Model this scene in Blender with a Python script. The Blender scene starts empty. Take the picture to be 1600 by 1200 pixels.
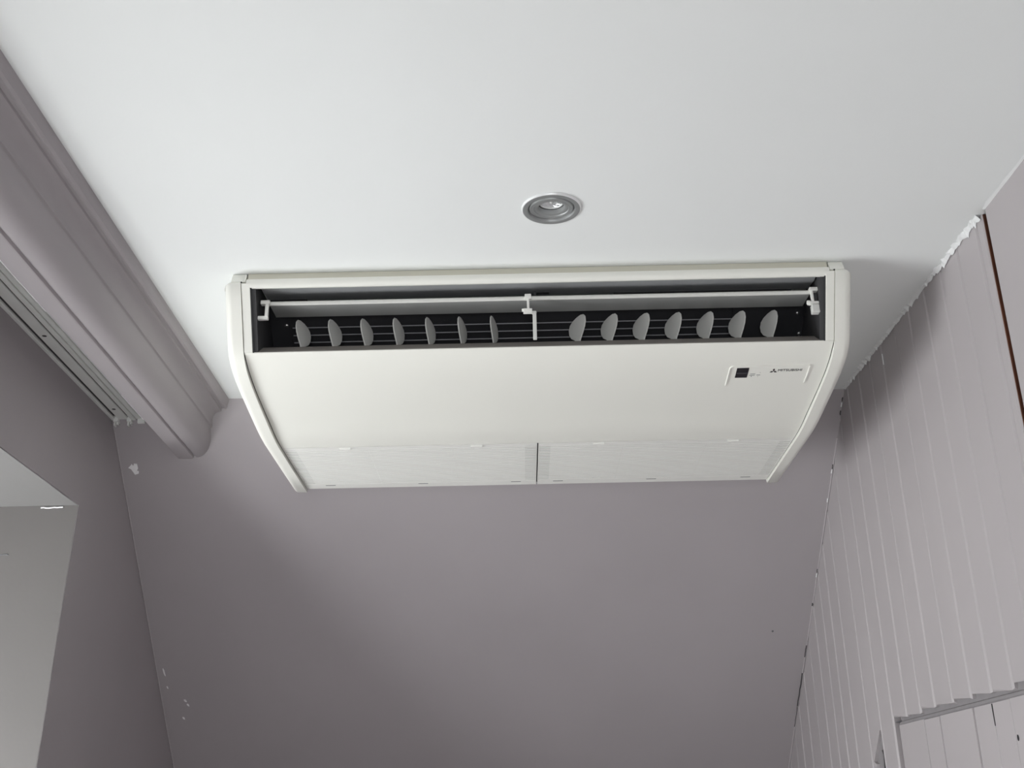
import bpy, bmesh, math, random
from mathutils import Vector, Matrix

random.seed(7)
sc = bpy.context.scene
COL = sc.collection
ZC = 1.55            # camera height above the floor; heights below are given from the camera

# ------------------------------------------------------------------ camera
cam_d = bpy.data.cameras.new('camera')
cam_d.sensor_fit = 'HORIZONTAL'; cam_d.sensor_width = 36.0
cam_d.lens = 36.0 * 1750.0 / 1600.0
cam_d.clip_start = 0.02
cam = bpy.data.objects.new('camera', cam_d); COL.objects.link(cam)
D = Vector((-8.0, 687.0, 1750.0)).normalized()          # room depth axis seen from the camera
rl = math.atan(0.0195)
X = Vector((math.cos(rl), -math.sin(rl), 0.0)); X = (X - D * X.dot(D)).normalized()
U = X.cross(D)
if U.y > 0: U = -U
rows = (X, D, U)
M = Matrix(((rows[0].x, -rows[0].y, -rows[0].z, 0.0),
            (rows[1].x, -rows[1].y, -rows[1].z, 0.0),
            (rows[2].x, -rows[2].y, -rows[2].z, ZC),
            (0, 0, 0, 1)))
cam.matrix_world = M
sc.camera = cam

# ------------------------------------------------------------------ sky, exposure
w = bpy.data.worlds.new('overcast_sky'); sc.world = w; w.use_nodes = True
bg = w.node_tree.nodes['Background']
bg.inputs['Color'].default_value = (0.955, 0.98, 0.985, 1); bg.inputs['Strength'].default_value = 14.2
sc.view_settings.view_transform = 'Standard'; sc.view_settings.look = 'None'
sc.view_settings.gamma = 1.0; sc.view_settings.use_curve_mapping = False
sc.view_settings.exposure = 0.0
sc.cycles.diffuse_bounces = 8; sc.cycles.max_bounces = 14
sc.cycles.use_denoising = True
sc.cycles.sample_clamp_indirect = 8.0

def portal(name, loc, rot, sx, sy):
    l = bpy.data.lights.new(name, 'AREA'); l.shape = 'RECTANGLE'; l.size = sx; l.size_y = sy
    l.cycles.is_portal = True
    o = bpy.data.objects.new(name, l); COL.objects.link(o)
    o.location = (loc[0], loc[1], loc[2] + ZC); o.rotation_euler = rot
REC = (1.05, 2.236, -1.00, 0.625)        # y0, y1, z0, z1 of the recess in the left wall
WIN1 = (1.10, 2.20, -0.90, 0.38)       # y0, y1, z0, z1 of the low window in that recess
FILLWIN = (-0.60, 0.40, -1.00, 0.05)        # x0, x1, z0, z1 of an unseen window added behind the viewer for fill light
YF = -1.7                                # wall behind the camera
portal('daylight_portal', (-1.79, (WIN1[0]+WIN1[1])/2, (WIN1[2]+WIN1[3])/2), (0, -math.pi/2, 0), WIN1[3]-WIN1[2], WIN1[1]-WIN1[0])
portal('daylight_portal', ((FILLWIN[0]+FILLWIN[1])/2, YF-0.16, (FILLWIN[2]+FILLWIN[3])/2), (math.pi/2, 0, 0), FILLWIN[1]-FILLWIN[0], FILLWIN[3]-FILLWIN[2])

# ------------------------------------------------------------------ materials
def mat(name, col, rough=0.6, metal=0.0, var=0.0, vscale=4.0, bump=0.0, bscale=250.0, spec=0.5, col2=None, coat=0.0):
    m = bpy.data.materials.new(name); m.use_nodes = True
    nt = m.node_tree; b = nt.nodes['Principled BSDF']
    b.inputs['Base Color'].default_value = (*col, 1); b.inputs['Roughness'].default_value = rough
    b.inputs['Metallic'].default_value = metal; b.inputs['Specular IOR Level'].default_value = spec
    b.inputs['Coat Weight'].default_value = coat
    tc = nt.nodes.new('ShaderNodeTexCoord')
    if var > 0:
        n = nt.nodes.new('ShaderNodeTexNoise'); n.inputs['Scale'].default_value = vscale; n.inputs['Detail'].default_value = 4
        r = nt.nodes.new('ShaderNodeValToRGB')
        c2 = col2 or tuple(c * (1 - var) for c in col)
        r.color_ramp.elements[0].position = 0.35; r.color_ramp.elements[0].color = (*c2, 1)
        r.color_ramp.elements[1].position = 0.65; r.color_ramp.elements[1].color = (*col, 1)
        nt.links.new(tc.outputs['Object'], n.inputs['Vector']); nt.links.new(n.outputs['Fac'], r.inputs['Fac'])
        nt.links.new(r.outputs['Color'], b.inputs['Base Color'])
    if bump > 0:
        n2 = nt.nodes.new('ShaderNodeTexNoise'); n2.inputs['Scale'].default_value = bscale; n2.inputs['Detail'].default_value = 3
        bp = nt.nodes.new('ShaderNodeBump'); bp.inputs['Strength'].default_value = bump; bp.inputs['Distance'].default_value = 0.001
        nt.links.new(tc.outputs['Object'], n2.inputs['Vector']); nt.links.new(n2.outputs['Fac'], bp.inputs['Height'])
        nt.links.new(bp.outputs['Normal'], b.inputs['Normal'])
    return m

PAINT = mat('lavender_wall_paint', (0.392, 0.364, 0.376), 0.62, var=0.05, vscale=2.2, bump=0.12, bscale=160, spec=0.35)
BOARD = mat('lavender_board_paint', (0.425, 0.396, 0.404), 0.5, var=0.04, vscale=3.0, bump=0.10, bscale=90, spec=0.4)
CEIL = mat('white_ceiling_paint', (0.83, 0.85, 0.845), 0.75, var=0.02, vscale=1.4, bump=0.10, bscale=180, spec=0.3)
CHIP = mat('bare_filler_chip', (0.86, 0.85, 0.86), 0.8, var=0.1, vscale=60, bump=0.3, bscale=300)
BEAD = mat('caulk_bead', (0.47, 0.44, 0.455), 0.5, bump=0.3, bscale=120)
TORN = mat('torn_ceiling_paint', (0.80, 0.81, 0.81), 0.7, bump=0.3, bscale=200)
WHITE = mat('unit_white_plastic', (0.82, 0.82, 0.765), 0.38, var=0.015, vscale=3, spec=0.45)
GRILLE = mat('grille_white_plastic', (0.80, 0.80, 0.765), 0.45, spec=0.4)
PRIMER = mat('grey_primer', (0.27, 0.255, 0.262), 0.7, var=0.1, vscale=30)
FILTER = mat('grey_filter_mesh', (0.62, 0.62, 0.595), 0.8)
VOIDSHADE = mat('grille_void_shade', (0.26, 0.26, 0.25), 0.8)  # shade of the empty grille ends, put into the colour
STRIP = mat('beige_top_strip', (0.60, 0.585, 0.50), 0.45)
SEAM = mat('panel_gap_dark', (0.03, 0.03, 0.032), 0.8)
DUCT = mat('black_duct_foam', (0.012, 0.012, 0.015), 0.85, bump=0.3, bscale=400)
DUCTS = mat('dark_grey_duct_side', (0.05, 0.05, 0.053), 0.6)
SILVER = mat('grey_duct_liner', (0.40, 0.41, 0.42), 0.38, metal=0.4)
FLAP = mat('grey_flap_plastic', (0.235, 0.24, 0.235), 0.5)
FIN = mat('pale_grey_fin_plastic', (0.66, 0.665, 0.64), 0.5)
LEDGE = mat('brown_grey_ledge', (0.21, 0.192, 0.178), 0.6)
WIRE = mat('guard_wire_steel', (0.22, 0.22, 0.235), 0.4, metal=0.3)
SCREW = mat('screw_steel', (0.7, 0.7, 0.7), 0.3, metal=1.0)
INK = mat('black_print', (0.02, 0.02, 0.022), 0.5)
INK2 = mat('grey_print', (0.13, 0.13, 0.14), 0.5)
REDINK = mat('dark_red_print', (0.035, 0.014, 0.016), 0.5)
LENSBLK = mat('receiver_window_black', (0.012, 0.010, 0.014), 0.2)
LENSBAR = mat('receiver_bar_grey', (0.05, 0.048, 0.055), 0.4)
NICKEL = mat('brushed_nickel', (0.36, 0.37, 0.37), 0.42, metal=0.45, bump=0.08, bscale=500)
NICKELB = mat('polished_nickel_edge', (0.84, 0.85, 0.85), 0.3, metal=0.25)
LAMPW = mat('lamp_white_rim', (0.82, 0.83, 0.82), 0.3)
LAMPG = mat('lamp_facet_glass', (0.80, 0.82, 0.83), 0.15, metal=0.7)
BLACKR = mat('lamp_black_gasket', (0.015, 0.015, 0.015), 0.6)
TRACK = mat('off_white_track', (0.74, 0.75, 0.73), 0.45, var=0.05, vscale=20)
TRACKD = mat('track_slot_shadow', (0.04, 0.038, 0.04), 0.8)
WOOD = mat('raw_brown_wood', (0.14, 0.05, 0.024), 0.75, var=0.4, vscale=14, bump=0.4, bscale=60)
FLOORM = mat('brown_floor', (0.57, 0.545, 0.52), 0.6, var=0.12, vscale=6, bump=0.1, bscale=40)
FRAME = mat('white_window_frame', (0.80, 0.80, 0.79), 0.4)
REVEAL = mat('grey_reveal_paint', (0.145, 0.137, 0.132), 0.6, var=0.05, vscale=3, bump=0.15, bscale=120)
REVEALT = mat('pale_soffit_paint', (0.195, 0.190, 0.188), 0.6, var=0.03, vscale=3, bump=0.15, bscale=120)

def glass_mat():
    m = bpy.data.materials.new('window_glass'); m.use_nodes = True; nt = m.node_tree
    for n in list(nt.nodes): nt.nodes.remove(n)
    out = nt.nodes.new('ShaderNodeOutputMaterial'); mix = nt.nodes.new('ShaderNodeMixShader')
    t = nt.nodes.new('ShaderNodeBsdfTransparent'); g = nt.nodes.new('ShaderNodeBsdfGlossy'); g.inputs['Roughness'].default_value = 0.02
    mix.inputs[0].default_value = 0.06
    nt.links.new(t.outputs[0], mix.inputs[1]); nt.links.new(g.outputs[0], mix.inputs[2])
    nt.links.new(mix.outputs[0], out.inputs[0]); return m
GLASS = glass_mat()

# ------------------------------------------------------------------ mesh helpers
class MB:
    def __init__(self): self.v = []; self.f = []
    def add(self, vs, fs):
        k = len(self.v); self.v += [tuple(p) for p in vs]; self.f += [tuple(i + k for i in f) for f in fs]; return self
    def box(self, x0, x1, y0, y1, z0, z1):
        return self.add([(x, y, z) for z in (z0, z1) for y in (y0, y1) for x in (x0, x1)],
                        [(0, 2, 3, 1), (4, 5, 7, 6), (0, 1, 5, 4), (2, 6, 7, 3), (0, 4, 6, 2), (1, 3, 7, 5)])
    def prism(self, poly, a0, a1, axis='x'):
        n = len(poly)
        def p(q, a):
            if axis == 'x': return (a, q[0], q[1])
            if axis == 'y': return (q[0], a, q[1])
            return (q[0], q[1], a)
        vs = [p(q, a0) for q in poly] + [p(q, a1) for q in poly]
        fs = [tuple(range(n))[::-1], tuple(range(n, 2 * n))] + [(i, (i + 1) % n, n + (i + 1) % n, n + i) for i in range(n)]
        return self.add(vs, fs)
    def tube(self, pts, r, seg=8):
        pts = [Vector(p) for p in pts]; vs = []; fs = []
        for i, p in enumerate(pts):
            d = (pts[min(i + 1, len(pts) - 1)] - pts[max(i - 1, 0)]).normalized()
            a = d.orthogonal().normalized(); b = d.cross(a)
            vs += [tuple(p + r * (math.cos(2 * math.pi * k / seg) * a + math.sin(2 * math.pi * k / seg) * b)) for k in range(seg)]
        for i in range(len(pts) - 1):
            for k in range(seg):
                fs.append((i * seg + k, i * seg + (k + 1) % seg, (i + 1) * seg + (k + 1) % seg, (i + 1) * seg + k))
        fs += [tuple(range(seg))[::-1], tuple(range((len(pts) - 1) * seg, len(pts) * seg))]
        return self.add(vs, fs)
    def lathe(self, prof, c=(0, 0, 0), seg=64, mtx=None):
        vs = []; fs = []; n = len(prof)
        for k in range(seg):
            a = 2 * math.pi * k / seg
            for r, z in prof:
                p = Vector((r * math.cos(a), r * math.sin(a), z))
                if mtx: p = mtx @ p
                vs.append(tuple(p + Vector(c)))
        for k in range(seg):
            k2 = (k + 1) % seg
            for i in range(n - 1):
                fs.append((k * n + i, k2 * n + i, k2 * n + i + 1, k * n + i + 1))
        return self.add(vs, fs)
    def bm(self):
        b = bmesh.new(); vs = [b.verts.new(p) for p in self.v]
        for f in self.f:
            try: b.faces.new([vs[i] for i in f])
            except ValueError: pass
        b.verts.ensure_lookup_table(); bmesh.ops.remove_doubles(b, verts=b.verts, dist=1e-6)
        bmesh.ops.recalc_face_normals(b, faces=b.faces); return b

def link(name, src, m, parent=None, dz=0.0, smooth=None, cut=None, bevel=0.0, bseg=2, bang=0.5):
    b = src.bm() if isinstance(src, MB) else src
    if cut: clip(b, *cut)
    if bevel > 0:
        es = [e for e in b.edges if len(e.link_faces) == 2 and e.calc_face_angle(0) > bang]
        bmesh.ops.bevel(b, geom=es, offset=bevel, segments=bseg, affect='EDGES', profile=0.5, clamp_overlap=True)
    if dz:
        for v in b.verts: v.co.z += dz
    me = bpy.data.meshes.new(name); b.to_mesh(me); b.free(); me.materials.append(m)
    if smooth is not None:
        for p in me.polygons: p.use_smooth = True
        me.set_sharp_from_angle(angle=math.radians(smooth))
    o = bpy.data.objects.new(name, me); COL.objects.link(o)
    if parent: o.parent = parent
    return o
def copy_part(o, parent, loc=None, rot=None):
    c = o.copy(); COL.objects.link(c); c.parent = parent
    if loc is not None: c.location = loc
    if rot is not None: c.rotation_euler = rot
    return c
def clip(b, co, no):
    r = bmesh.ops.bisect_plane(b, geom=b.verts[:] + b.edges[:] + b.faces[:], plane_co=co, plane_no=no, clear_outer=True)
    es = [e for e in r['geom_cut'] if isinstance(e, bmesh.types.BMEdge)]
    if es: bmesh.ops.holes_fill(b, edges=[e for e in b.edges if e.is_boundary], sides=0)
    bmesh.ops.recalc_face_normals(b, faces=b.faces)
def struct(o, label=None, cat=None):
    o['kind'] = 'structure'
    if label: o['label'] = label
    if cat: o['category'] = cat
    return o
def empty(name, loc, rz=0.0):
    o = bpy.data.objects.new(name, None); o.empty_display_size = 0.1; COL.objects.link(o)
    o.location = loc; o.rotation_euler = (0, 0, rz); return o
def tag(o, label, cat):
    o['label'] = label; o['category'] = cat; return o

# ------------------------------------------------------------------ room dimensions
H = 0.881; XR = 0.762; YB = 2.307; SL = 0.865; ZF = -ZC
YK = 3.75                                   # low knee wall behind the roof slope, below the picture
def zs(y): return H - SL * (y - YB)         # roof slope
def ys(z): return YB + (H - z) / SL
SN = Vector((0, SL, 1)).normalized()        # slope normal, pointing out of the room
SP = Vector((0, YB, H))
def xl(z): return -0.862 - 0.032 * (0.836 - z)   # the left wall leans out a little
XO = -1.72                                  # outer face of the left wall
DL = (0.083, 1.506)                         # downlight centre

# ------------------------------------------------------------------ ceiling with a round cut-out for the downlight
b = bmesh.new(); N = 64; rr = 0.0405
x0c, x1c, y0c, y1c = -1.0, XR + 0.05, YF - 0.05, YB + 0.03
ring = [b.verts.new((DL[0] + rr * math.cos(2 * math.pi * k / N), DL[1] + rr * math.sin(2 * math.pi * k / N), H)) for k in range(N)]
def onsq(a):
    cx, sy = math.cos(a), math.sin(a)
    s = 0.2 / max(abs(cx), abs(sy)); return (DL[0] + s * cx, DL[1] + s * sy, H)
sq = [b.verts.new(onsq(2 * math.pi * k / N)) for k in range(N)]
for k in range(N): b.faces.new((ring[k], ring[(k + 1) % N], sq[(k + 1) % N], sq[k]))
edges = []
out = [b.verts.new(p + (H,)) for p in ((x0c, y0c), (x1c, y0c), (x1c, y1c), (x0c, y1c))]
c4 = [sq[k] for k in (40, 56, 8, 24)]       # square corners at 225, 315, 45, 135 degrees
for i in range(4):
    j = (i + 1) % 4; ks = (40, 56, 8, 24)
    side = []; k = ks[i]
    while True:
        side.append(sq[k % N])
        if k % N == ks[j]: break
        k += 1
    b.faces.new([out[i], out[j]] + side[::-1])
up = bmesh.ops.extrude_face_region(b, geom=b.faces[:])
for v in [g for g in up['geom'] if isinstance(g, bmesh.types.BMVert)]: v.co.z += 0.03
bmesh.ops.recalc_face_normals(b, faces=b.faces)
ceiling = struct(link('ceiling', b, CEIL, dz=ZC), 'flat white painted ceiling', 'ceiling')

# ragged paint left along the ceiling above the boards
def ragged(name, y0, y1, hmin, hmax, step, parent, m, gaps=()):
    v = []; y = y0; top = []; bot = []; mid = []
    while y < y1:
        h = random.uniform(hmin, hmax)
        if random.random() < 0.22: h *= 1.6
        top.append((XR - random.uniform(0.004, 0.011), y, H - 0.0004)); mid.append((XR - 0.0045 - random.uniform(0, 0.002), y, H - h * 0.45))
        bot.append((XR - 0.0012, y, H - h)); y += random.uniform(0.5, 1.5) * step
    n = len(top); mb = MB(); back = [(XR + 0.002, p[1], H - 0.0002) for p in top]
    mb.v = top + mid + bot + back
    for i in range(n - 1):
        mb.f += [(i, i + 1, n + i + 1, n + i), (n + i, n + i + 1, 2 * n + i + 1, 2 * n + i), (2 * n + i, 2 * n + i + 1, 3 * n + i + 1, 3 * n + i), (3 * n + i, 3 * n + i + 1, i + 1, i)]
    return link(name, mb, m, parent, dz=ZC)
ragged('torn_paint_edge', 1.545, 1.74, 0.004, 0.0085, 0.006, ceiling, TORN)
ragged('torn_paint_edge', 1.735, 2.30, 0.0016, 0.0058, 0.0055, ceiling, TORN)
ragged('torn_paint_edge', 0.9, 1.528, 0.0012, 0.0022, 0.03, ceiling, TORN)

# ------------------------------------------------------------------ sloping back wall, knee wall, floor, rear wall
mb = MB().add([(-1.05, YB, H), (XR + .05, YB, H), (XR + .05, YK, zs(YK)), (-1.05, YK, zs(YK)),
               (-1.05, YB, H + .04), (XR + .05, YB, H + .04), (XR + .05, YK + .03, zs(YK) + .04), (-1.05, YK + .03, zs(YK) + .04)],
              [(0, 1, 2, 3), (7, 6, 5, 4), (0, 4, 5, 1), (2, 6, 7, 3), (0, 3, 7, 4), (1, 5, 6, 2)])
wall_back = struct(link('wall_back', mb, PAINT, dz=ZC), 'sloping lavender grey wall under the roof', 'wall')
knee = struct(link('wall_knee', MB().box(-1.05, XR + .05, YK, YK + .06, ZF, zs(YK) + .02), PAINT, dz=ZC), 'low lavender knee wall under the roof slope', 'wall')
floor = struct(link('floor', MB().box(-1.85, XR + .05, YF - .2, YK + .05, ZF - .05, ZF), FLOORM, dz=ZC), 'brown floor of the room', 'floor')
x0, x1, z0, z1 = FILLWIN
mb = MB().box(-1.3, x0, YF - .2, YF, ZF, H).box(x1, XR + .05, YF - .2, YF, ZF, H).box(x0, x1, YF - .2, YF, ZF, z0).box(x0, x1, YF - .2, YF, z1, H)
wall_front = struct(link('wall_front', mb, PAINT, dz=ZC), 'lavender wall with an added fill window behind the viewer', 'wall')

# ------------------------------------------------------------------ left wall with a deep window recess
y0, y1, z0, z1 = REC
def lbox(mb, ya, yb, za, zb):
    vs = [(XO, ya, za), (xl(za), ya, za), (XO, yb, za), (xl(za), yb, za), (XO, ya, zb), (xl(zb), ya, zb), (XO, yb, zb), (xl(zb), yb, zb)]
    return mb.add(vs, [(0, 2, 3, 1), (4, 5, 7, 6), (0, 1, 5, 4), (2, 6, 7, 3), (0, 4, 6, 2), (1, 3, 7, 5)])
mb = MB()
W1 = WIN1
lbox(mb, YF - .2, y0, ZF, H); lbox(mb, y1, YK, ZF, H); lbox(mb, y0, y1, ZF, z0); lbox(mb, y0, y1, z1, H)
mb.box(XO - .06, XO + .01, y0 - .05, y1 + .05, W1[3], z1 + .05).box(XO - .06, XO + .01, y0 - .05, y1 + .05, z0 - .05, W1[2])
mb.box(XO - .06, XO + .01, y0 - .05, W1[0], W1[2], W1[3]).box(XO - .06, XO + .01, W1[1], y1 + .05, W1[2], W1[3])
wall_left = struct(link('wall_left', mb, PAINT, dz=ZC), 'dark shaded lavender wall with a window recess', 'wall')
# lining of the recess: soffit and the two cheeks, a touch proud of the wall
def bumpy_quad(p00, p10, p11, p01, nu, nv, amp, nrm):
    m_ = MB(); P = [Vector(p) for p in (p00, p10, p11, p01)]
    for j in range(nv + 1):
        for i in range(nu + 1):
            u, v = i / nu, j / nv
            q = P[0] * (1 - u) * (1 - v) + P[1] * u * (1 - v) + P[2] * u * v + P[3] * (1 - u) * v
            m_.v.append(tuple(q + Vector(nrm) * amp * random.uniform(-1, 0)))
    for j in range(nv):
        for i in range(nu):
            k = j * (nu + 1) + i; m_.f.append((k, k + 1, k + nu + 2, k + nu + 1))
    return m_
e = 0.0005
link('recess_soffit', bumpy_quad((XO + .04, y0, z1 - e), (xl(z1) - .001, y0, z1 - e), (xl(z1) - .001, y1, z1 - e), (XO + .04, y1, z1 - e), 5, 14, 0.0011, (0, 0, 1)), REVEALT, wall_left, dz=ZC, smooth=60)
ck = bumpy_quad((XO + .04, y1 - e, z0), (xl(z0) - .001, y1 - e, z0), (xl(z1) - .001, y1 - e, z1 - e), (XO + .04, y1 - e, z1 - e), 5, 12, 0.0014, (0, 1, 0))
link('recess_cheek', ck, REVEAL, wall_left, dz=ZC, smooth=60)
link('sill_board', MB().box(XO + .01, xl(z0) + .03, y0 + .003, y1 - .006, z0, z0 + .025), FRAME, wall_left, dz=ZC, bevel=.004)
# paint crack lines where soffit and cheek meet
mb = MB(); pts = []
for i in range(9):
    pts.append((-0.945 + .045 * i / 8 * 1.0 - 0.0, y1 - e - .0015, z1 - e - .0035 - 0.002 * random.random()))
mb.tube(pts, 0.0016, 5)
link('paint_crack', mb, CHIP, wall_left, dz=ZC)
mb = MB().tube([(-1.04 + .006 * i, y1 - e - .0012, 0.523 + .0012 * math.sin(i * 1.3)) for i in range(8)], 0.0011, 5)
link('paint_crack', mb, INK2, wall_left, dz=ZC)

# windows (outside the picture, they bring the daylight in; the rear one is added for fill)
def window(name, axis, a0, a1, z0, z1, d, label):
    root = struct(empty(name, (0, 0, ZC)), label, 'window')
    def bx(p, q, r, s, t0, t1):
        m_ = MB()
        if axis == 'x': m_.box(t0, t1, p, q, r, s)
        else: m_.box(p, q, t0, t1, r, s)
        return m_
    w_ = 0.05; mid = (a0 + a1) / 2
    for args in ((a0, a0 + w_, z0, z1), (a1 - w_, a1, z0, z1), (a0 + w_, a1 - w_, z0, z0 + w_), (a0 + w_, a1 - w_, z1 - w_, z1), (mid - w_ / 2, mid + w_ / 2, z0 + w_, z1 - w_)):
        link('window_frame', bx(*args, d - .03, d + .03), FRAME, root, bevel=.004)
    link('pane', bx(a0 + w_, mid - w_ / 2, z0 + w_, z1 - w_, d - .003, d + .003), GLASS, root)
    link('pane', bx(mid + w_ / 2, a1 - w_, z0 + w_, z1 - w_, d - .003, d + .003), GLASS, root)
    return root
window('window_1', 'x', W1[0] + .002, W1[1] - .002, W1[2] + .002, W1[3] - .002, XO - .025, 'low white framed window in the left wall recess')
window('fill_window', 'y', FILLWIN[0] + .002, FILLWIN[1] - .002, FILLWIN[2] + .002, FILLWIN[3] - .002, YF - .1, 'white framed fill window added behind the viewer')

# light line of caulk down the left corner, chips of paint on the slope
def slope_pt(x, z, off=0.0):
    p = Vector((x, ys(z), z)) - SN * off; return p
pts = [tuple(slope_pt(xl(z) + .002, z, .001)) for z in [0.83 - .02 * i for i in range(52)]]
link('corner_bead', MB().tube(pts, 0.0014, 6), BEAD, wall_back, dz=ZC)
def chip(poly, m=CHIP, th=0.0008, name='paint_chip'):
    mb = MB(); n = len(poly)
    a = [tuple(slope_pt(x, z, .0002)) for x, z in poly]; c_ = [tuple(slope_pt(x, z, th)) for x, z in poly]
    mb.add(a + c_, [tuple(range(n))[::-1], tuple(range(n, 2 * n))] + [(i, (i + 1) % n, n + (i + 1) % n, n + i) for i in range(n)])
    return link(name, mb, m, wall_back, dz=ZC)
cx, cz = -.833, .765
chip([(cx + dx * .001, cz + dz * .001) for dx, dz in ((-13.5, 2), (-6, 7), (-4.5, 9), (-2, 6.2), (0, 6.4), (1, 9.5), (8, 9), (8.4, 1), (5, -3), (9, -4), (7.6, -8), (-1, -10), (-5, -4), (-8, 0))])
for (x, z, a, h_) in ((-.858, .371, .0022, .0085), (-.857, .338, .0018, .003), (-.8185, .308, .0035, .003), (-.8135, .2985, .003, .003), (-.831, .269, .003, .003)):
    chip([(x - a, z + h_ * .9), (x, z + h_), (x + a * .8, z + h_ * .4), (x + a, z - h_), (x, z - h_ * .8), (x - a * .7, z - h_ * .2)])
chip([(.670 + .003 * math.cos(t), .435 + .002 * math.sin(t)) for t in (0, 1, 2, 3, 4, 5)], INK2, name='nail_hole')

# ------------------------------------------------------------------ right wall: painted boards, a flat panel, a hatch
mb = MB().box(XR + .016, XR + .09, YF - .2, YK, ZF, H)
wall_right = struct(link('wall_right', mb, BOARD, dz=ZC), 'lavender wall of vertical tongue and groove boards', 'wall')
CH, CD = 0.0045, 0.0030
def board_mb(ya, yb, za, zb, x=XR):
    g = 0.0007
    sec = [(x + .0155, ya + g), (x + CD, ya + g), (x, ya + CH), (x, yb - CH), (x + CD, yb - g), (x + .0155, yb - g)]
    return MB().prism(sec, za, zb, 'z')
edges_y = [1.541, 1.567, 1.648, 1.727, 1.806, 1.888, 1.970, 2.054, 2.130, 2.207, 2.287, 2.365, 2.450, 2.548, 2.619, 2.686, 2.759, 2.838, 2.922, 3.004, 3.074]
while edges_y[-1] < YK - .09: edges_y.append(edges_y[-1] + .078)
HZ = 0.178                                    # top of the hatch opening
for ya, yb in zip(edges_y, edges_y[1:]):
    in_hatch = yb < 2.29
    za = HZ + random.uniform(-.002, .004) if in_hatch else ZF + .001
    zb = H - random.uniform(.0006, .0022)
    o_mb = board_mb(ya, yb, za, zb, XR + random.uniform(-.0004, .0006))
    b = o_mb.bm()
    if in_hatch:                              # rough cut at the lower end
        for v in b.verts:
            if v.co.z < HZ + .02: v.co.z += random.uniform(-.002, .003) + (.003 if v.co.y > (ya + yb) / 2 else -.003)
    if yb > YB - .01: clip(b, SP - SN * .0006, SN)
    o = link('board', b, BOARD, wall_right, dz=ZC)
    if abs(ya - 2.365) < 1e-6:                # a piece is broken out of this board
        cut = link('cut', MB().prism([(2.3695, .155), (2.3715, .1635), (2.3775, .1625), (2.4385, .105), (2.423, .1), (2.427, .085), (2.430, -.35), (2.3695, -.35)], XR - .03, XR + .0155), BOARD, dz=ZC)
        md = o.modifiers.new('cut', 'BOOLEAN'); md.object = cut; md.operation = 'DIFFERENCE'; md.solver = 'EXACT'
        dg = bpy.context.evaluated_depsgraph_get()
        me = bpy.data.meshes.new_from_object(o.evaluated_get(dg)); o.modifiers.clear(); o.data = me
        bpy.data.objects.remove(cut)
link('notch_backing', MB().box(XR + .0060, XR + .0150, 2.3662, 2.4488, -.36, .17), PRIMER, wall_right, dz=ZC)
link('split', MB().prism([(2.3835, .1265), (2.3985, .1255), (2.391, .117), (2.394, .10), (2.403, .06), (2.406, -.30), (2.3835, -.30)], XR + .0054, XR + .0062), INK, wall_right, dz=ZC)
# flat panel on the near side of the open joint, with raw wood in the joint
panel = link('panel', MB().box(XR - .001, XR + .0155, YF + .01, 1.526, ZF + .001, H - .0006), BOARD, wall_right, dz=ZC, bevel=.0012, bseg=1)
link('joint_strip', MB().box(XR + .0075, XR + .0152, 1.5262, 1.5405, ZF + .001, H - .0015), WOOD, wall_right, dz=ZC)
link('joint_edge', MB().box(XR + .0012, XR + .0075, 1.5388, 1.5410, HZ + .004, H - .0025), WOOD, wall_right, dz=ZC)
# corner between slope and boards: a line of caulk with open cracks
pts = [tuple(slope_pt(XR - .0015, z, .0012)) for z in [0.80 - .02 * i for i in range(42)]]
link('corner_bead', MB().tube(pts, 0.0016, 6), BEAD, wall_right, dz=ZC)
for za, zb, r in ((.868, .862, .0010), (.846, .839, .0011), (.754, .746, .0010), (.560, .553, .0009), (.405, .380, .0011), (.345, .272, .0013), (.27, .225, .0009), (.492, .487, .0013)):
    n = 6
    link('open_crack', MB().tube([tuple(slope_pt(XR - .003 + random.uniform(-.0006, .0006), za + (zb - za) * i / n, .0022)) for i in range(n + 1)], r, 5), SEAM, wall_right, dz=ZC)
for z in (.856, .742, .69, .548):
    link('paint_flake', MB().tube([tuple(slope_pt(XR - .0035, z + .004, .003)), tuple(slope_pt(XR - .0035, z - .003, .003))], .0016, 5), TORN, wall_right, dz=ZC)
link('paint_flake', MB().box(XR - .0006, XR + .001, 2.0525, 2.0545, .835, .858), TORN, wall_right, dz=ZC)

# hatch of short boards set into the opening
HT = 0.163
hatch = struct(empty('door_1', (0, 0, ZC)), 'painted board hatch low in the right wall', 'door')
he = [1.45, 1.52, 1.595, 1.669, 1.744, 1.813, 1.889, 1.966, 2.039, 2.114, 2.185, 2.256]
for i, (ya, yb) in enumerate(zip(he, he[1:])):
    g = 0.0024 if i in (4, 5) else 0.0008
    x_ = XR + random.uniform(-.0012, .0008)
    sec = [(x_ + .0135, ya + .0004), (x_ + .0022, ya + .0004), (x_, ya + g), (x_, yb - g), (x_ + .0022, yb - .0004), (x_ + .0135, yb - .0004)]
    link('board', MB().prism(sec, ZF + .02, HT + random.uniform(-.0015, .0008), 'z'), BOARD, hatch)
link('stop_bead', MB().prism([(XR + .0155, HT - .002), (XR + .006, HT - .002), (XR + .003, HT + .002), (XR + .005, HT + .007), (XR + .0155, HT + .010)], 1.45, 2.262, 'y'), PRIMER, hatch, smooth=50)
link('head_strip', MB().box(XR + .0085, XR + .0150, 1.45, 2.262, HT + .0085, HZ + .012), PRIMER, hatch)
link('corner_catch', MB().box(XR + .004, XR + .0145, 2.262, 2.2865, HT + .0075, HT + .0095), INK2, hatch)
link('corner_catch', MB().box(XR + .004, XR + .0145, 2.2585, 2.2605, HT - .002, HT + .0075), INK2, hatch)
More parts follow.
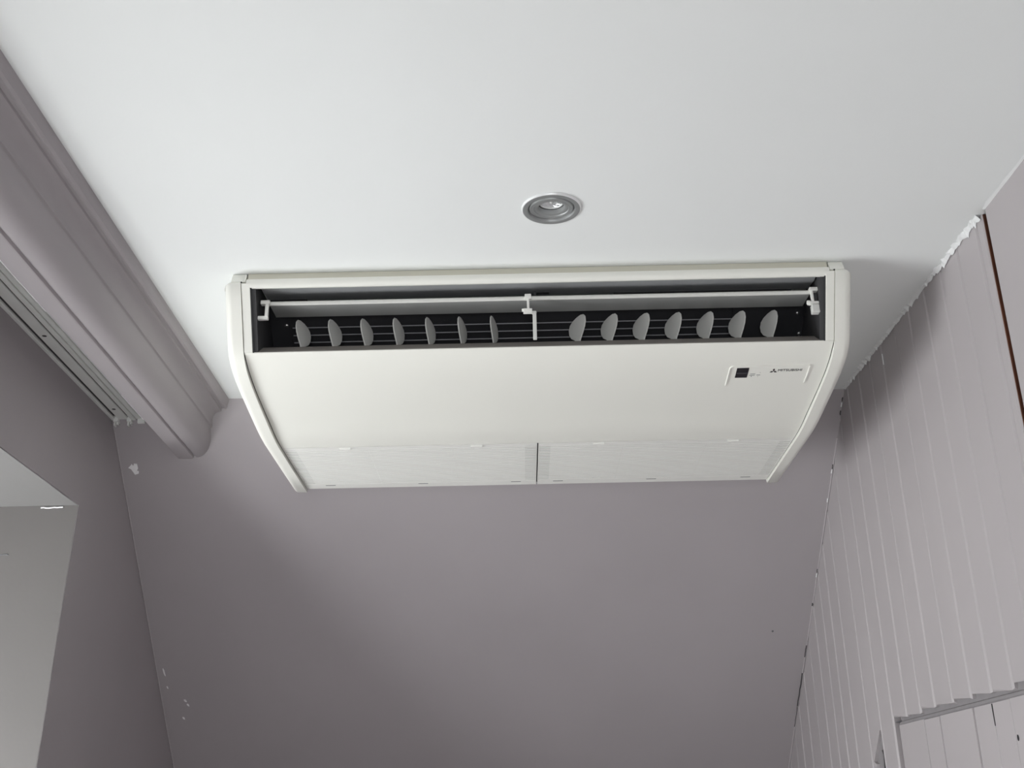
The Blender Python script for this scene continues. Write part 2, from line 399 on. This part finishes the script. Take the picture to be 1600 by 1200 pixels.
link('nail_hole', MB().lathe([(0, -.0003), (.0028, -.0003), (.0028, .0003), (0, .0003)], (0, 0, 0), 12, Matrix.Rotation(math.pi / 2, 4, 'Y') @ Matrix.Diagonal((1.6, 1, 1, 1))), INK, hatch).location = (XR - .001, 1.737, .105)
link('open_joint', MB().prism([(1.8122, HT - .002), (1.8148, HT - .002), (1.8143, HT - .02), (1.8135, HT - .035)], XR - .0002, XR + .002), SEAM, hatch)

# ------------------------------------------------------------------ cornice (pelmet) along the left side
prof = [(-.597, H), (-.598, .8755), (-.601, .872), (-.603, .866), (-.607, .8635), (-.6125, .8655), (-.6165, .8645), (-.6175, .8605), (-.6205, .8595)]
for i in range(1, 9):                                     # cove turning from level to upright
    t = i / 8 * math.pi / 2; prof.append((-.6205 - .0215 * math.sin(t), .8595 - .0225 * (1 - math.cos(t)) ))
prof += [(-.6420, .8350), (-.6455, .8335), (-.6475, .830)]
for i in range(1, 11):                                    # round nose turning from upright to level
    t = i / 10 * math.pi / 2; prof.append((-.6475 - .0405 * (1 - math.cos(t)), .830 - .0470 * math.sin(t)))
prof += [(-.6895, .7860), (-.6935, .7868), (-.6955, .7822), (-.699, .7806), (-.7285, .7812), (-.7305, .784), (-.7305, .8695), (-.74, H)]
cornice = struct(link('trim_1', MB().prism(prof, YF + .0, 2.6, 'y'), PAINT, dz=ZC, smooth=32, cut=(SP - SN * .0006, SN)), 'deep moulded lavender cornice along the ceiling', 'cornice')
link('paint_crack', MB().tube([(-.7305, yy, .7824 + random.uniform(-.0004, .0004)) for yy in [1.1 + .02 * i for i in range(28)]], .0011, 5), CHIP, cornice, dz=ZC)
link('paint_crack', MB().tube([(-.7305, yy, .7826) for yy in [2.02 + .02 * i for i in range(8)]], .0009, 5), CHIP, cornice, dz=ZC)

# ------------------------------------------------------------------ double curtain track behind the cornice
trk = tag(empty('curtain_track', (-.832, 1.2, H + ZC)), 'off white double curtain track between cornice and left wall', 'curtain track')
def tpart(name, mb, m, parent=trk, **k):
    b = mb.bm()
    for v in b.verts: v.co -= Vector((-.832, 1.2, H))
    return link(name, b, m, parent, **k)
YT = 2.343
tpart('rail_back', MB().box(-.8615, -.775, YF + .01, YT - .012, .8715, H - .0004), TRACK)
for (xa, xb, zb) in ((-.8615, -.8525, .8465), (-.8465, -.8230, .8485), (-.8170, -.8065, .8455), (-.8060, -.7960, .8480), (-.7955, -.7850, .8500)):
    tpart('rail_flange', MB().box(xa, xb, YF + .01, YT - random.uniform(0, .003), zb, .8716), TRACK, bevel=.0012, bseg=1)
for xa, xb in ((-.852, -.847), (-.8225, -.8175)):
    tpart('slot', MB().box(xa - .0004, xb + .0004, YF + .01, YT - .02, .8512, .8717), TRACKD)
for yy in (1.885, 2.275, 1.45):
    s = tpart('screw_hole', MB().lathe([(0, 0), (.0042, 0), (.0042, .001), (0, .001)], (-.835, yy, .8483), 14), TRACKD)
for xa in (-.8495, -.8200):
    st = MB().box(xa - .005, xa + .005, YT - .010, YT + .006, .8415, .853).box(xa - .005, xa - .0022, YT - .004, YT + .007, .834, .842).box(xa + .001, xa + .004, YT - .004, YT + .004, .8365, .842)
    tpart('end_stop', st, TRACK)
tpart('end_clip', MB().box(-.803, -.786, YT - .006, YT, .838, .852), TRACK, bevel=.001, bseg=1)

# ------------------------------------------------------------------ recessed downlight
dl = tag(empty('recessed_downlight', (DL[0], DL[1], H + ZC)), 'round brushed nickel recessed downlight in the white ceiling', 'downlight')
link('trim_ring', MB().lathe([(.0400, .0006), (.0463, -.0002), (.0463, -.0014), (.0452, -.0030), (.0440, -.0033)]), NICKELB, dl, smooth=40)
link('face_ring', MB().lathe([(.0440, -.0033), (.0385, -.0036), (.0365, -.0030), (.0355, -.0008), (.0350, .0012)]), NICKEL, dl, smooth=40)
tilt = Matrix.Rotation(math.radians(4), 4, 'X')
tr = link('tilt_ring', MB().lathe([(.0348, .0012), (.0338, -.0016), (.0325, -.0022), (.0290, -.0012), (.0275, -.0016), (.0262, -.0004), (.0225, -.0006), (.0205, .0005), (.0200, .0030), (.0200, .0100), (.0185, .0102)], mtx=tilt), NICKEL, dl, smooth=35)
lampo = link('lamp', MB().lathe([(.0195, .0098), (.0186, .0075), (.0170, .0072), (.0158, .0085)], mtx=tilt), LAMPW, dl, smooth=40)
link('gasket', MB().lathe([(.0201, .0068), (.0195, .0070), (.0188, .0078), (.0188, .0105)], mtx=tilt), BLACKR, lampo, smooth=40)
lens = MB(); nseg = 16
rings = [(.0159, .0086), (.0135, .0112), (.0100, .0140), (.0065, .0160), (.0032, .0166)]
for i, (r, z) in enumerate(rings):
    for k in range(nseg):
        a = 2 * math.pi * (k + .5 * (i % 2)) / nseg; lens.v.append(tuple(tilt @ Vector((r * math.cos(a), r * math.sin(a), z + random.uniform(-.0006, .0006)))))
for i in range(len(rings) - 1):
    for k in range(nseg):
        lens.f.append((i * nseg + k, i * nseg + (k + 1) % nseg, (i + 1) * nseg + (k + 1) % nseg, (i + 1) * nseg + k))
lens.f.append(tuple(range((len(rings) - 1) * nseg, len(rings) * nseg)))
link('lens', lens, LAMPG, lampo)
link('bulb', MB().lathe([(0, .0085), (.0022, .0090), (.0030, .0110), (.0030, .0165)], mtx=tilt, seg=20), LAMPW, lampo, smooth=60)
link('housing', MB().lathe([(.0400, .0008), (.0400, .055), (0, .055)], seg=40), BLACKR, dl)

# ------------------------------------------------------------------ ceiling suspended air conditioner
ac = tag(empty('air_conditioner', (.066, 1.706, H + ZC), math.radians(-.9)), 'long white air conditioner hung flat under the ceiling, outlet open', 'air conditioner')
HW = .5015
def catmull(P, n):
    out = []
    for i in range(len(P) - 1):
        p0 = P[max(i - 1, 0)]; p1 = P[i]; p2 = P[i + 1]; p3 = P[min(i + 2, len(P) - 1)]
        for k in range(n):
            t = k / n
            out.append(tuple(.5 * ((2 * b_) + (-a_ + c_) * t + (2 * a_ - 5 * b_ + 4 * c_ - d_) * t * t + (-a_ + 3 * b_ - 3 * c_ + d_) * t ** 3) for a_, b_, c_, d_ in zip(p0, p1, p2, p3)))
    return out + [P[-1]]
PP = [(.0420, -.1300), (.0600, -.1385), (.0850, -.1480), (.132, -.1595), (.200, -.1705), (.260, -.1790), (.294, -.1845), (.330, -.1885), (.3705, -.1905)]
curve = catmull(PP, 5)
def panel_z(y):
    for a, c_ in zip(curve, curve[1:]):
        if a[0] <= y <= c_[0]: return a[1] + (c_[1] - a[1]) * (y - a[0]) / (c_[0] - a[0])
    return curve[-1][1]
def pp(x, y, off=0.0):
    d = (panel_z(y + .002) - panel_z(y - .002)) / .004
    n = Vector((0, d, -1)).normalized()
    return Vector((x, y, panel_z(y))) + n * off
# top bar above the outlet
link('top_bar', MB().prism([(-.0020, -.0115), (-.0105, -.0150), (-.0130, -.0195), (-.0128, -.0250), (-.0105, -.0292), (-.0075, -.0308), (-.0030, -.0298), (.004, -.0240), (.0085, -.0216), (.0085, -.0115)], -.4925, .4925), WHITE, ac, smooth=35)
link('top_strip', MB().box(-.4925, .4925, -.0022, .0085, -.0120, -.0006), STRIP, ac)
link('duct_top', MB().prism([(.0040, -.0226), (.0200, -.0250), (.0350, -.0225), (.0640, -.0190), (.0640, -.014), (.0040, -.014)], -.470, .474), SILVER, ac, smooth=30)
link('duct_shelf', MB().box(.135, .445, .0600, .0860, -.0205, -.0150), DUCTS, ac)
link('duct_shelf', MB().box(-.470, -.405, .0600, .0860, -.0205, -.0150), DUCTS, ac)
bpA, bpB = Vector((0, .166, -.081)), Vector((0, .089, -.010))
link('duct_back', MB().prism([(.166, -.083), (.089, -.010), (.096, -.006), (.175, -.080)], -.487, .487), DUCT, ac)
link('outlet_ledge', MB().prism([(.0420, -.1288), (.0455, -.1240), (.0745, -.1045), (.0780, -.1040), (.170, -.0830), (.170, -.092), (.080, -.118), (.050, -.1330)], -.4855, .4855), LEDGE, ac)
for s in (-1, 1):
    link('duct_side', MB().prism([(-.008, -.024), (.010, -.012), (.096, -.010), (.170, -.082), (.078, -.112), (.044, -.129)], s * .4775, s * .4855), DUCTS, ac)
    link('duct_seal', MB().prism([(-.0115, -.0245), (-.004, -.0240), (.048, -.127), (.0405, -.1285)], s * .4838, s * .4862), SEAM, ac)
link('housing', MB().prism([(.10, -.0042), (.575, -.0042), (.648, -.085), (.648, -.1855), (.36, -.178), (.20, -.155), (.176, -.090), (.176, -.078)], -.492, .492), WHITE, ac)
# wire guard, end plates and screws on the dark back
bd = (bpB - bpA); bn = Vector((0, -bd.z, bd.y)); bn = bn.normalized()
if bn.z > 0: bn = -bn
def on_back(x, t, off): 
    p = bpA + bd * t + bn * off; return (x, p.y, p.z)
for t in (.26, .395, .535):
    link('guard_wire', MB().tube([on_back(-.438, t, .006), on_back(.350, t, .006)], .00135, 8), WIRE, ac, smooth=60)
for (xa, xb) in ((-.4772, -.442), (.350, .4772)):
    q = [on_back(xa, .02, .0005), on_back(xb, .02, .0005), on_back(xb, .93, .0005), on_back(xa, .93, .0005), on_back(xa, .02, .003), on_back(xb, .02, .003), on_back(xb, .93, .003), on_back(xa, .93, .003)]
    link('end_plate', MB().add(q, [(0, 1, 2, 3), (4, 5, 6, 7), (0, 1, 5, 4), (1, 2, 6, 5), (2, 3, 7, 6), (3, 0, 4, 7)]), DUCT, ac)
rotb = Vector((0, 0, 1)).rotation_difference(bn).to_matrix().to_4x4()
scm = link('screw', MB().lathe([(.0036, 0), (.0034, .0012), (.0022, .0020), (0, .0022)], seg=14, mtx=rotb), SCREW, ac, smooth=60)
scm.location = on_back(.466, .60, .003)
for (x, t) in ((.472, .22), (.357, .57), (-.449, .57)): copy_part(scm, ac, on_back(x, t, .003))
# upright air guide fins, two opposed sets
leaf = [(.013, 0), (.024, 0), (.027, .006), (.037, .011), (.0435, .019), (.0455, .028), (.043, .037), (.036, .0435), (.026, .0485), (.015, .0515), (.007, .0510), (.002, .0465), (0, .038), (.0015, .028), (.006, .016), (.011, .006)]
mbf = MB(); n = len(leaf)
mbf.add([(-.0011, u, v) for u, v in leaf] + [(.0011, u, v) for u, v in leaf], [tuple(range(n))[::-1], tuple(range(n, 2 * n))] + [(i, (i + 1) % n, n + (i + 1) % n, n + i) for i in range(n)])
fin0 = None
FB = (.078, -.1040)
def put_fin(x, ang):
    global fin0
    dirv = Vector((math.sin(ang), math.cos(ang)))
    loc = (x - dirv.x * .022, FB[0] + .018 - dirv.y * .012, FB[1] + .0045)
    if fin0 is None:
        fin0 = link('fin', mbf, FIN, ac, bevel=.0006, bseg=1); o = fin0
    else: o = copy_part(fin0, ac)
    o.location = loc; o.rotation_euler = (math.radians(8), 0, -ang)
for i in range(7): put_fin(-.413 + .0562 * i, math.radians(24 - 1.5 * i))
for i in range(7): put_fin(.068 + .0565 * i, math.radians(-37 + 1.2 * i))
link('fin_rod', MB().box(.05, .43, FB[0] + .010, FB[0] + .016, FB[1] - .001, FB[1] + .0025), FIN, ac)
link('fin_rod', MB().box(-.43, -.06, FB[0] + .010, FB[0] + .016, FB[1] - .001, FB[1] + .0025), LEDGE, ac)
# horizontal flap with its arms
fp = [(.0270, -.0440), (.0280, -.0405), (.0320, -.0395), (.050, -.0400), (.0800, -.0430), (.0805, -.0445), (.055, -.0450), (.0310, -.0462)]
flap = link('flap', MB().prism(fp, -.4595, .4660), FLAP, ac, smooth=40)
link('flap_lit_edge', MB().prism([(.0255, -.0465), (.0250, -.0425), (.0265, -.0398), (.0290, -.0395), (.0290, -.0466)], -.4610, .4670), GRILLE, flap, smooth=60)  # paler colour paints in the room light on the flap's front edge
arm = MB().box(-.4740, -.4580, .020, .030, -.0465, -.0395).box(-.4660, -.4600, .021, .027, -.0700, -.0440).box(-.4790, -.4600, .022, .030, -.0740, -.0680)
link('flap_arm', arm, GRILLE, ac, bevel=.0008, bseg=1)
link('flap_arm', MB().box(-.0220, -.0110, .0180, .0275, -.0480, -.0390).box(-.0185, -.0145, .019, .025, -.0680, -.0460).box(-.0250, -.0100, .0185, .028, -.0730, -.0660).box(-.0275, -.024, .0205, .026, -.0695, -.0655), GRILLE, ac, bevel=.0007, bseg=1)
link('flap_support', MB().box(-.0092, -.0028, .030, .036, -.1180, -.0665).box(-.0105, -.0028, .028, .036, -.0705, -.0665), FIN, ac, bevel=.0007, bseg=1)
link('flap_hanger', MB().box(-.007, .0205, .040, .048, -.0262, -.0232).box(-.0065, -.002, .040, .046, -.040, -.024), DUCTS, ac)
link('flap_arm', MB().box(.4640, .4790, .018, .029, -.0440, -.0375).box(.4660, .4700, .020, .027, -.066, -.042).box(.4615, .4790, .020, .029, -.0680, -.0630).prism([(.020, -.0650), (.0235, -.0600), (.028, -.0650), (.0235, -.0700)], .4580, .4640), GRILLE, ac, bevel=.0007, bseg=1)
link('flap_motor', MB().box(.4650, .4778, .0195, .032, -.0840, -.0690), FIN, ac, bevel=.0009, bseg=1)
# front panel: one curved sheet
inner = [(y, z + .0045) for y, z in curve]
sheet = [(.0412, -.1275), (.0408, -.1288)] + curve + inner[::-1][:-1] + [(.0440, -.1262)]
front = link('front_panel', MB().prism(sheet, -HW + .0016, HW - .0016), WHITE, ac, smooth=30)
# raised border, receiver window and print on the panel
def strip(pts, wd, th, m, name, parent, sm=None):
    mb = MB(); L = []
    P = [Vector((x, y, 0)) for x, y in pts]
    for i, p in enumerate(P):
        d = (P[min(i + 1, len(P) - 1)] - P[max(i - 1, 0)]).normalized(); nn = Vector((-d.y, d.x, 0))
        for q, o_ in ((p + nn * wd / 2, 0.0001), (p + nn * wd / 4, th), (p - nn * wd / 4, th), (p - nn * wd / 2, 0.0001)):
            L.append(tuple(pp(q.x, q.y, o_)))
    for i in range(len(P) - 1):
        for k in range(3): mb.f.append((i * 4 + k, i * 4 + k + 1, i * 4 + k + 5, i * 4 + k + 4))
    mb.f += [(0, 1, 2, 3), tuple(len(L) - 4 + k for k in range(4))]
    mb.v = L
    return link(name, mb, m, parent)
bz = [(.332, .150 - .0055 * i) for i in range(10)] + [(.333, .0955), (.336, .0935)] + [(.34 + .0125 * i, .0932 - .00005 * i) for i in range(11)] + [(.4690, .0930), (.4705, .0955)] + [(.4705, .100 + .0057 * i) for i in range(9)]
strip(bz, .0032, .0020, WHITE, 'raised_border', front)
def patch(x0_, x1_, ya, yb, off, m, name, parent, ny=6):
    mb = MB(); 
    for i in range(ny + 1):
        y = ya + (yb - ya) * i / ny
        mb.v += [tuple(pp(x0_, y, off)), tuple(pp(x1_, y, off)), tuple(pp(x1_, y, .0001)), tuple(pp(x0_, y, .0001))]
    for i in range(ny):
        k = 4 * i
        mb.f += [(k, k + 1, k + 5, k + 4), (k + 1, k + 2, k + 6, k + 5), (k + 2, k + 3, k + 7, k + 6), (k + 3, k, k + 4, k + 7)]
    mb.f += [(0, 1, 2, 3), (4 * ny, 4 * ny + 1, 4 * ny + 2, 4 * ny + 3)]
    return link(name, mb, m, parent)
rw = patch(.3445, .3655, .0985, .1265, .0006, LENSBLK, 'receiver_window', front)
patch(.3460, .3640, .1110, .1145, .0009, LENSBAR, 'receiver_bar', rw)
for (xa, xb, ya, yb) in ((.3700, .3790, .1155, .1166), (.3690, .3785, .1197, .1208), (.3720, .3738, .1225, .1245), (.3815, .3880, .1190, .1203), (.3840, .3850, .1235, .1245), (.3865, .3875, .1120, .1130)):
    patch(xa, xb, ya, yb, .0003, INK2, 'printed_mark', front, 1)
fc = bpy.data.curves.new('maker_name', 'FONT'); fc.body = 'MITSUBISHI'; fc.size = 1.0; fc.space_character = 1.0
fo = bpy.data.objects.new('maker_name_source', fc); COL.objects.link(fo)
dg = bpy.context.evaluated_depsgraph_get(); tm = bpy.data.meshes.new_from_object(fo.evaluated_get(dg)); bpy.data.objects.remove(fo)
xs = [v.co.x for v in tm.vertices]; yy_ = [v.co.y for v in tm.vertices]
sx = .0415 / (max(xs) - min(xs)); sy = .0062 / (max(yy_) - min(yy_))
b = bmesh.new(); b.from_mesh(tm); bpy.data.meshes.remove(tm)
bmesh.ops.solidify(b, geom=b.faces[:], thickness=.02)
for v in b.verts:
    th_ = .0004 if v.co.z > -1e-4 and v.co.z < 1e-4 else .0001
    v.co = pp(.4172 + (v.co.x - min(xs)) * sx, .1100 - (v.co.y - min(yy_)) * sy, th_)
link('maker_name', b, INK, front)
def rhomb(cx_, cy_, ang):
    L_, W_ = .0036, .0016
    d = Vector((math.cos(ang), math.sin(ang))); e_ = Vector((-d.y, d.x))
    c_ = Vector((cx_, cy_)) + d * L_
    q = [c_ - d * L_, c_ + e_ * W_ * 1.3, c_ + d * L_, c_ - e_ * W_ * 1.3]
    return [tuple(pp(p.x, p.y, .0004)) for p in q] + [tuple(pp(p.x, p.y, .0001)) for p in q]
for a in (-math.pi / 2, math.pi / 6, math.pi * 5 / 6):
    link('maker_emblem', MB().add(rhomb(.4095, .1090, a), [(0, 1, 2, 3), (7, 6, 5, 4), (0, 1, 5, 4), (1, 2, 6, 5), (2, 3, 7, 6), (3, 0, 4, 7)]), REDINK if a < 0 else INK, front)

# two intake grilles under the rear of the unit
GY0, GY1 = .3725, .6440
def gz(y): return -.1906 - .0035 * (y - GY0) / (GY1 - GY0)
slat0 = None
tab0 = slot0 = None
for gi, (xa, xb) in enumerate(((-HW + .0016, -.0013), (.0013, HW - .0016))):
    g = empty('intake_grille', (0, 0, 0)); g.parent = ac
    fr = MB()
    def fbox(x0_, x1_, ya, yb, th=.006):
        fr.add([(x0_, ya, gz(ya)), (x1_, ya, gz(ya)), (x1_, yb, gz(yb)), (x0_, yb, gz(yb)), (x0_, ya, gz(ya) + th), (x1_, ya, gz(ya) + th), (x1_, yb, gz(yb) + th), (x0_, yb, gz(yb) + th)],
               [(0, 1, 2, 3), (7, 6, 5, 4), (0, 1, 5, 4), (1, 2, 6, 5), (2, 3, 7, 6), (3, 0, 4, 7)])
    fbox(xa, xb, GY0, .3860); fbox(xa, xb, .6150, GY1); fbox(xa, xa + .0022, .3860, .6150); fbox(xb - .0022, xb, .3860, .6150)
    link('grille_frame', fr, GRILLE, g)
    def sheet_at(x0_, x1_, up_):
        return MB().prism([(.386, gz(.386) + up_), (.615, gz(.615) + up_), (.615, gz(.615) + up_ + .0012), (.386, gz(.386) + up_ + .0012)], x0_, x1_)
    link('filter', sheet_at(xa + .024, xb - .024, .0002), FILTER, g)
    link('void_shade', sheet_at(xa + .002, xb - .002, .0003), VOIDSHADE, g)  # grey sheet stands for the shaded void behind the end slats
    ns = 23; pitch = (.6150 - .3860) / ns; third = (xb - xa - .0044) / 3
    for k in range(ns):
        for j in range(3):
            yc = .3860 + (k + .5) * pitch; xc = xa + .0022 + third * (j + .5)
            if slat0 is None:
                slat0 = link('slat', MB().prism([(-.0034, -.0003), (-.0028, -.0007), (.0028, -.0007), (.0034, -.0003), (.0034, .0020), (-.0034, .0020)], -third / 2 + .0002, third / 2 - .0002), GRILLE, g); o = slat0
            else: o = copy_part(slat0, g)
            o.location = (xc, yc, gz(yc) + .0004)
    for x in ((-.378, -.120) if gi == 0 else (.119, .382)):
        if tab0 is None:
            tab0 = link('latch_tab', MB().prism([(-.0115, -.006), (-.008, .0035), (-.003, .0060), (.003, .0060), (.008, .0035), (.0115, -.006)], -.0026, .0005, 'z'), GRILLE, g, bevel=.0006, bseg=1); o = tab0
        else: o = copy_part(tab0, g)
        o.location = (x, .3830, gz(.383))
    for x in ((-.445, -.245, -.045) if gi == 0 else (.046, .247, .450)):
        if slot0 is None:
            slot0 = link('hinge_slot', MB().box(-.0105, .0105, -.0016, .0016, -.0003, .0008), INK2, g); o = slot0
        else: o = copy_part(slot0, g)
        o.location = (x, .6215, gz(.6215))
link('grille_gap', MB().box(-.0012, .0012, .3680, GY1, -.1885, -.1850), SEAM, ac)
for s in (-1, 1):
    link('panel_seam', MB().prism([(y, z + .0012) for y, z in curve[2:]] + [(GY1, -.1920), (GY1, -.1885)] + [(y, z + .004) for y, z in curve[2:]][::-1], s * (HW - .0018), s * (HW + .0002)), SEAM, ac)
# moulded end caps with rounded outer edges, and the step under the ceiling
side = [(-.0135, -.0250)] + catmull([(.0000, -.0525), (.0175, -.0880), (.0300, -.1130), (.0420, -.1320), (.0590, -.1455), (.0870, -.1570), (.140, -.1685), (.220, -.1815), (.294, -.1925), (.345, -.1965)], 3) + [(.520, -.1990), (.6480, -.2005), (.6540, -.194), (.6540, -.088), (.584, -.0125), (.020, -.0125), (-.0060, -.0180), (-.0115, -.0205)]
def inset(P, d):
    out = []; n_ = len(P)
    for i in range(n_):
        p0, p1, p2 = Vector(P[i - 1]), Vector(P[i]), Vector(P[(i + 1) % n_])
        e1 = (p1 - p0).normalized(); e2 = (p2 - p1).normalized()
        n1 = Vector((-e1.y, e1.x)); n2 = Vector((-e2.y, e2.x)); m_ = (n1 + n2)
        m_ = m_ / max(m_.length_squared / 2, .6)
        out.append(tuple(p1 + m_ * d))
    return out
area = sum(p[0] * q[1] - q[0] * p[1] for p, q in zip(side, side[1:] + side[:1]))
sgn = 1 if area > 0 else -1
for s in (-1, 1):
    mb = MB(); n = len(side); RR = .0135; levels = [(HW, 0)]
    for k in range(8):
        t = k / 7 * math.pi / 2; levels.append((.5305 - RR * (1 - math.sin(t)), RR * (1 - math.cos(t))))
    for x_, d in levels: mb.v += [(s * x_, y_, z_) for y_, z_ in inset(side, sgn * d)]
    for L in range(len(levels) - 1):
        for i in range(n): mb.f.append((L * n + i, L * n + (i + 1) % n, (L + 1) * n + (i + 1) % n, (L + 1) * n + i))
    mb.f += [tuple(range(n))[::-1], tuple(range((len(levels) - 1) * n, len(levels) * n))]
    link('end_cap', mb, WHITE, ac, smooth=55)
    link('cap_bracket', MB().prism([(-.0015, -.0006), (-.0105, -.0195), (.03, -.0195), (.03, -.0006)], s * .4945, s * .5195), WHITE, ac, bevel=.0015)
    link('outlet_trim', MB().prism([(-.0135, -.0235), (.0395, -.1288), (.0465, -.1255), (-.0050, -.0200)], s * .4862, s * .5006), WHITE, ac, bevel=.0006, bseg=1)
    link('moulding_pip', MB().box(s * .5005 - .001, s * .5005 + .001, -.0140, -.0120, -.0225, -.0205), SEAM, ac)
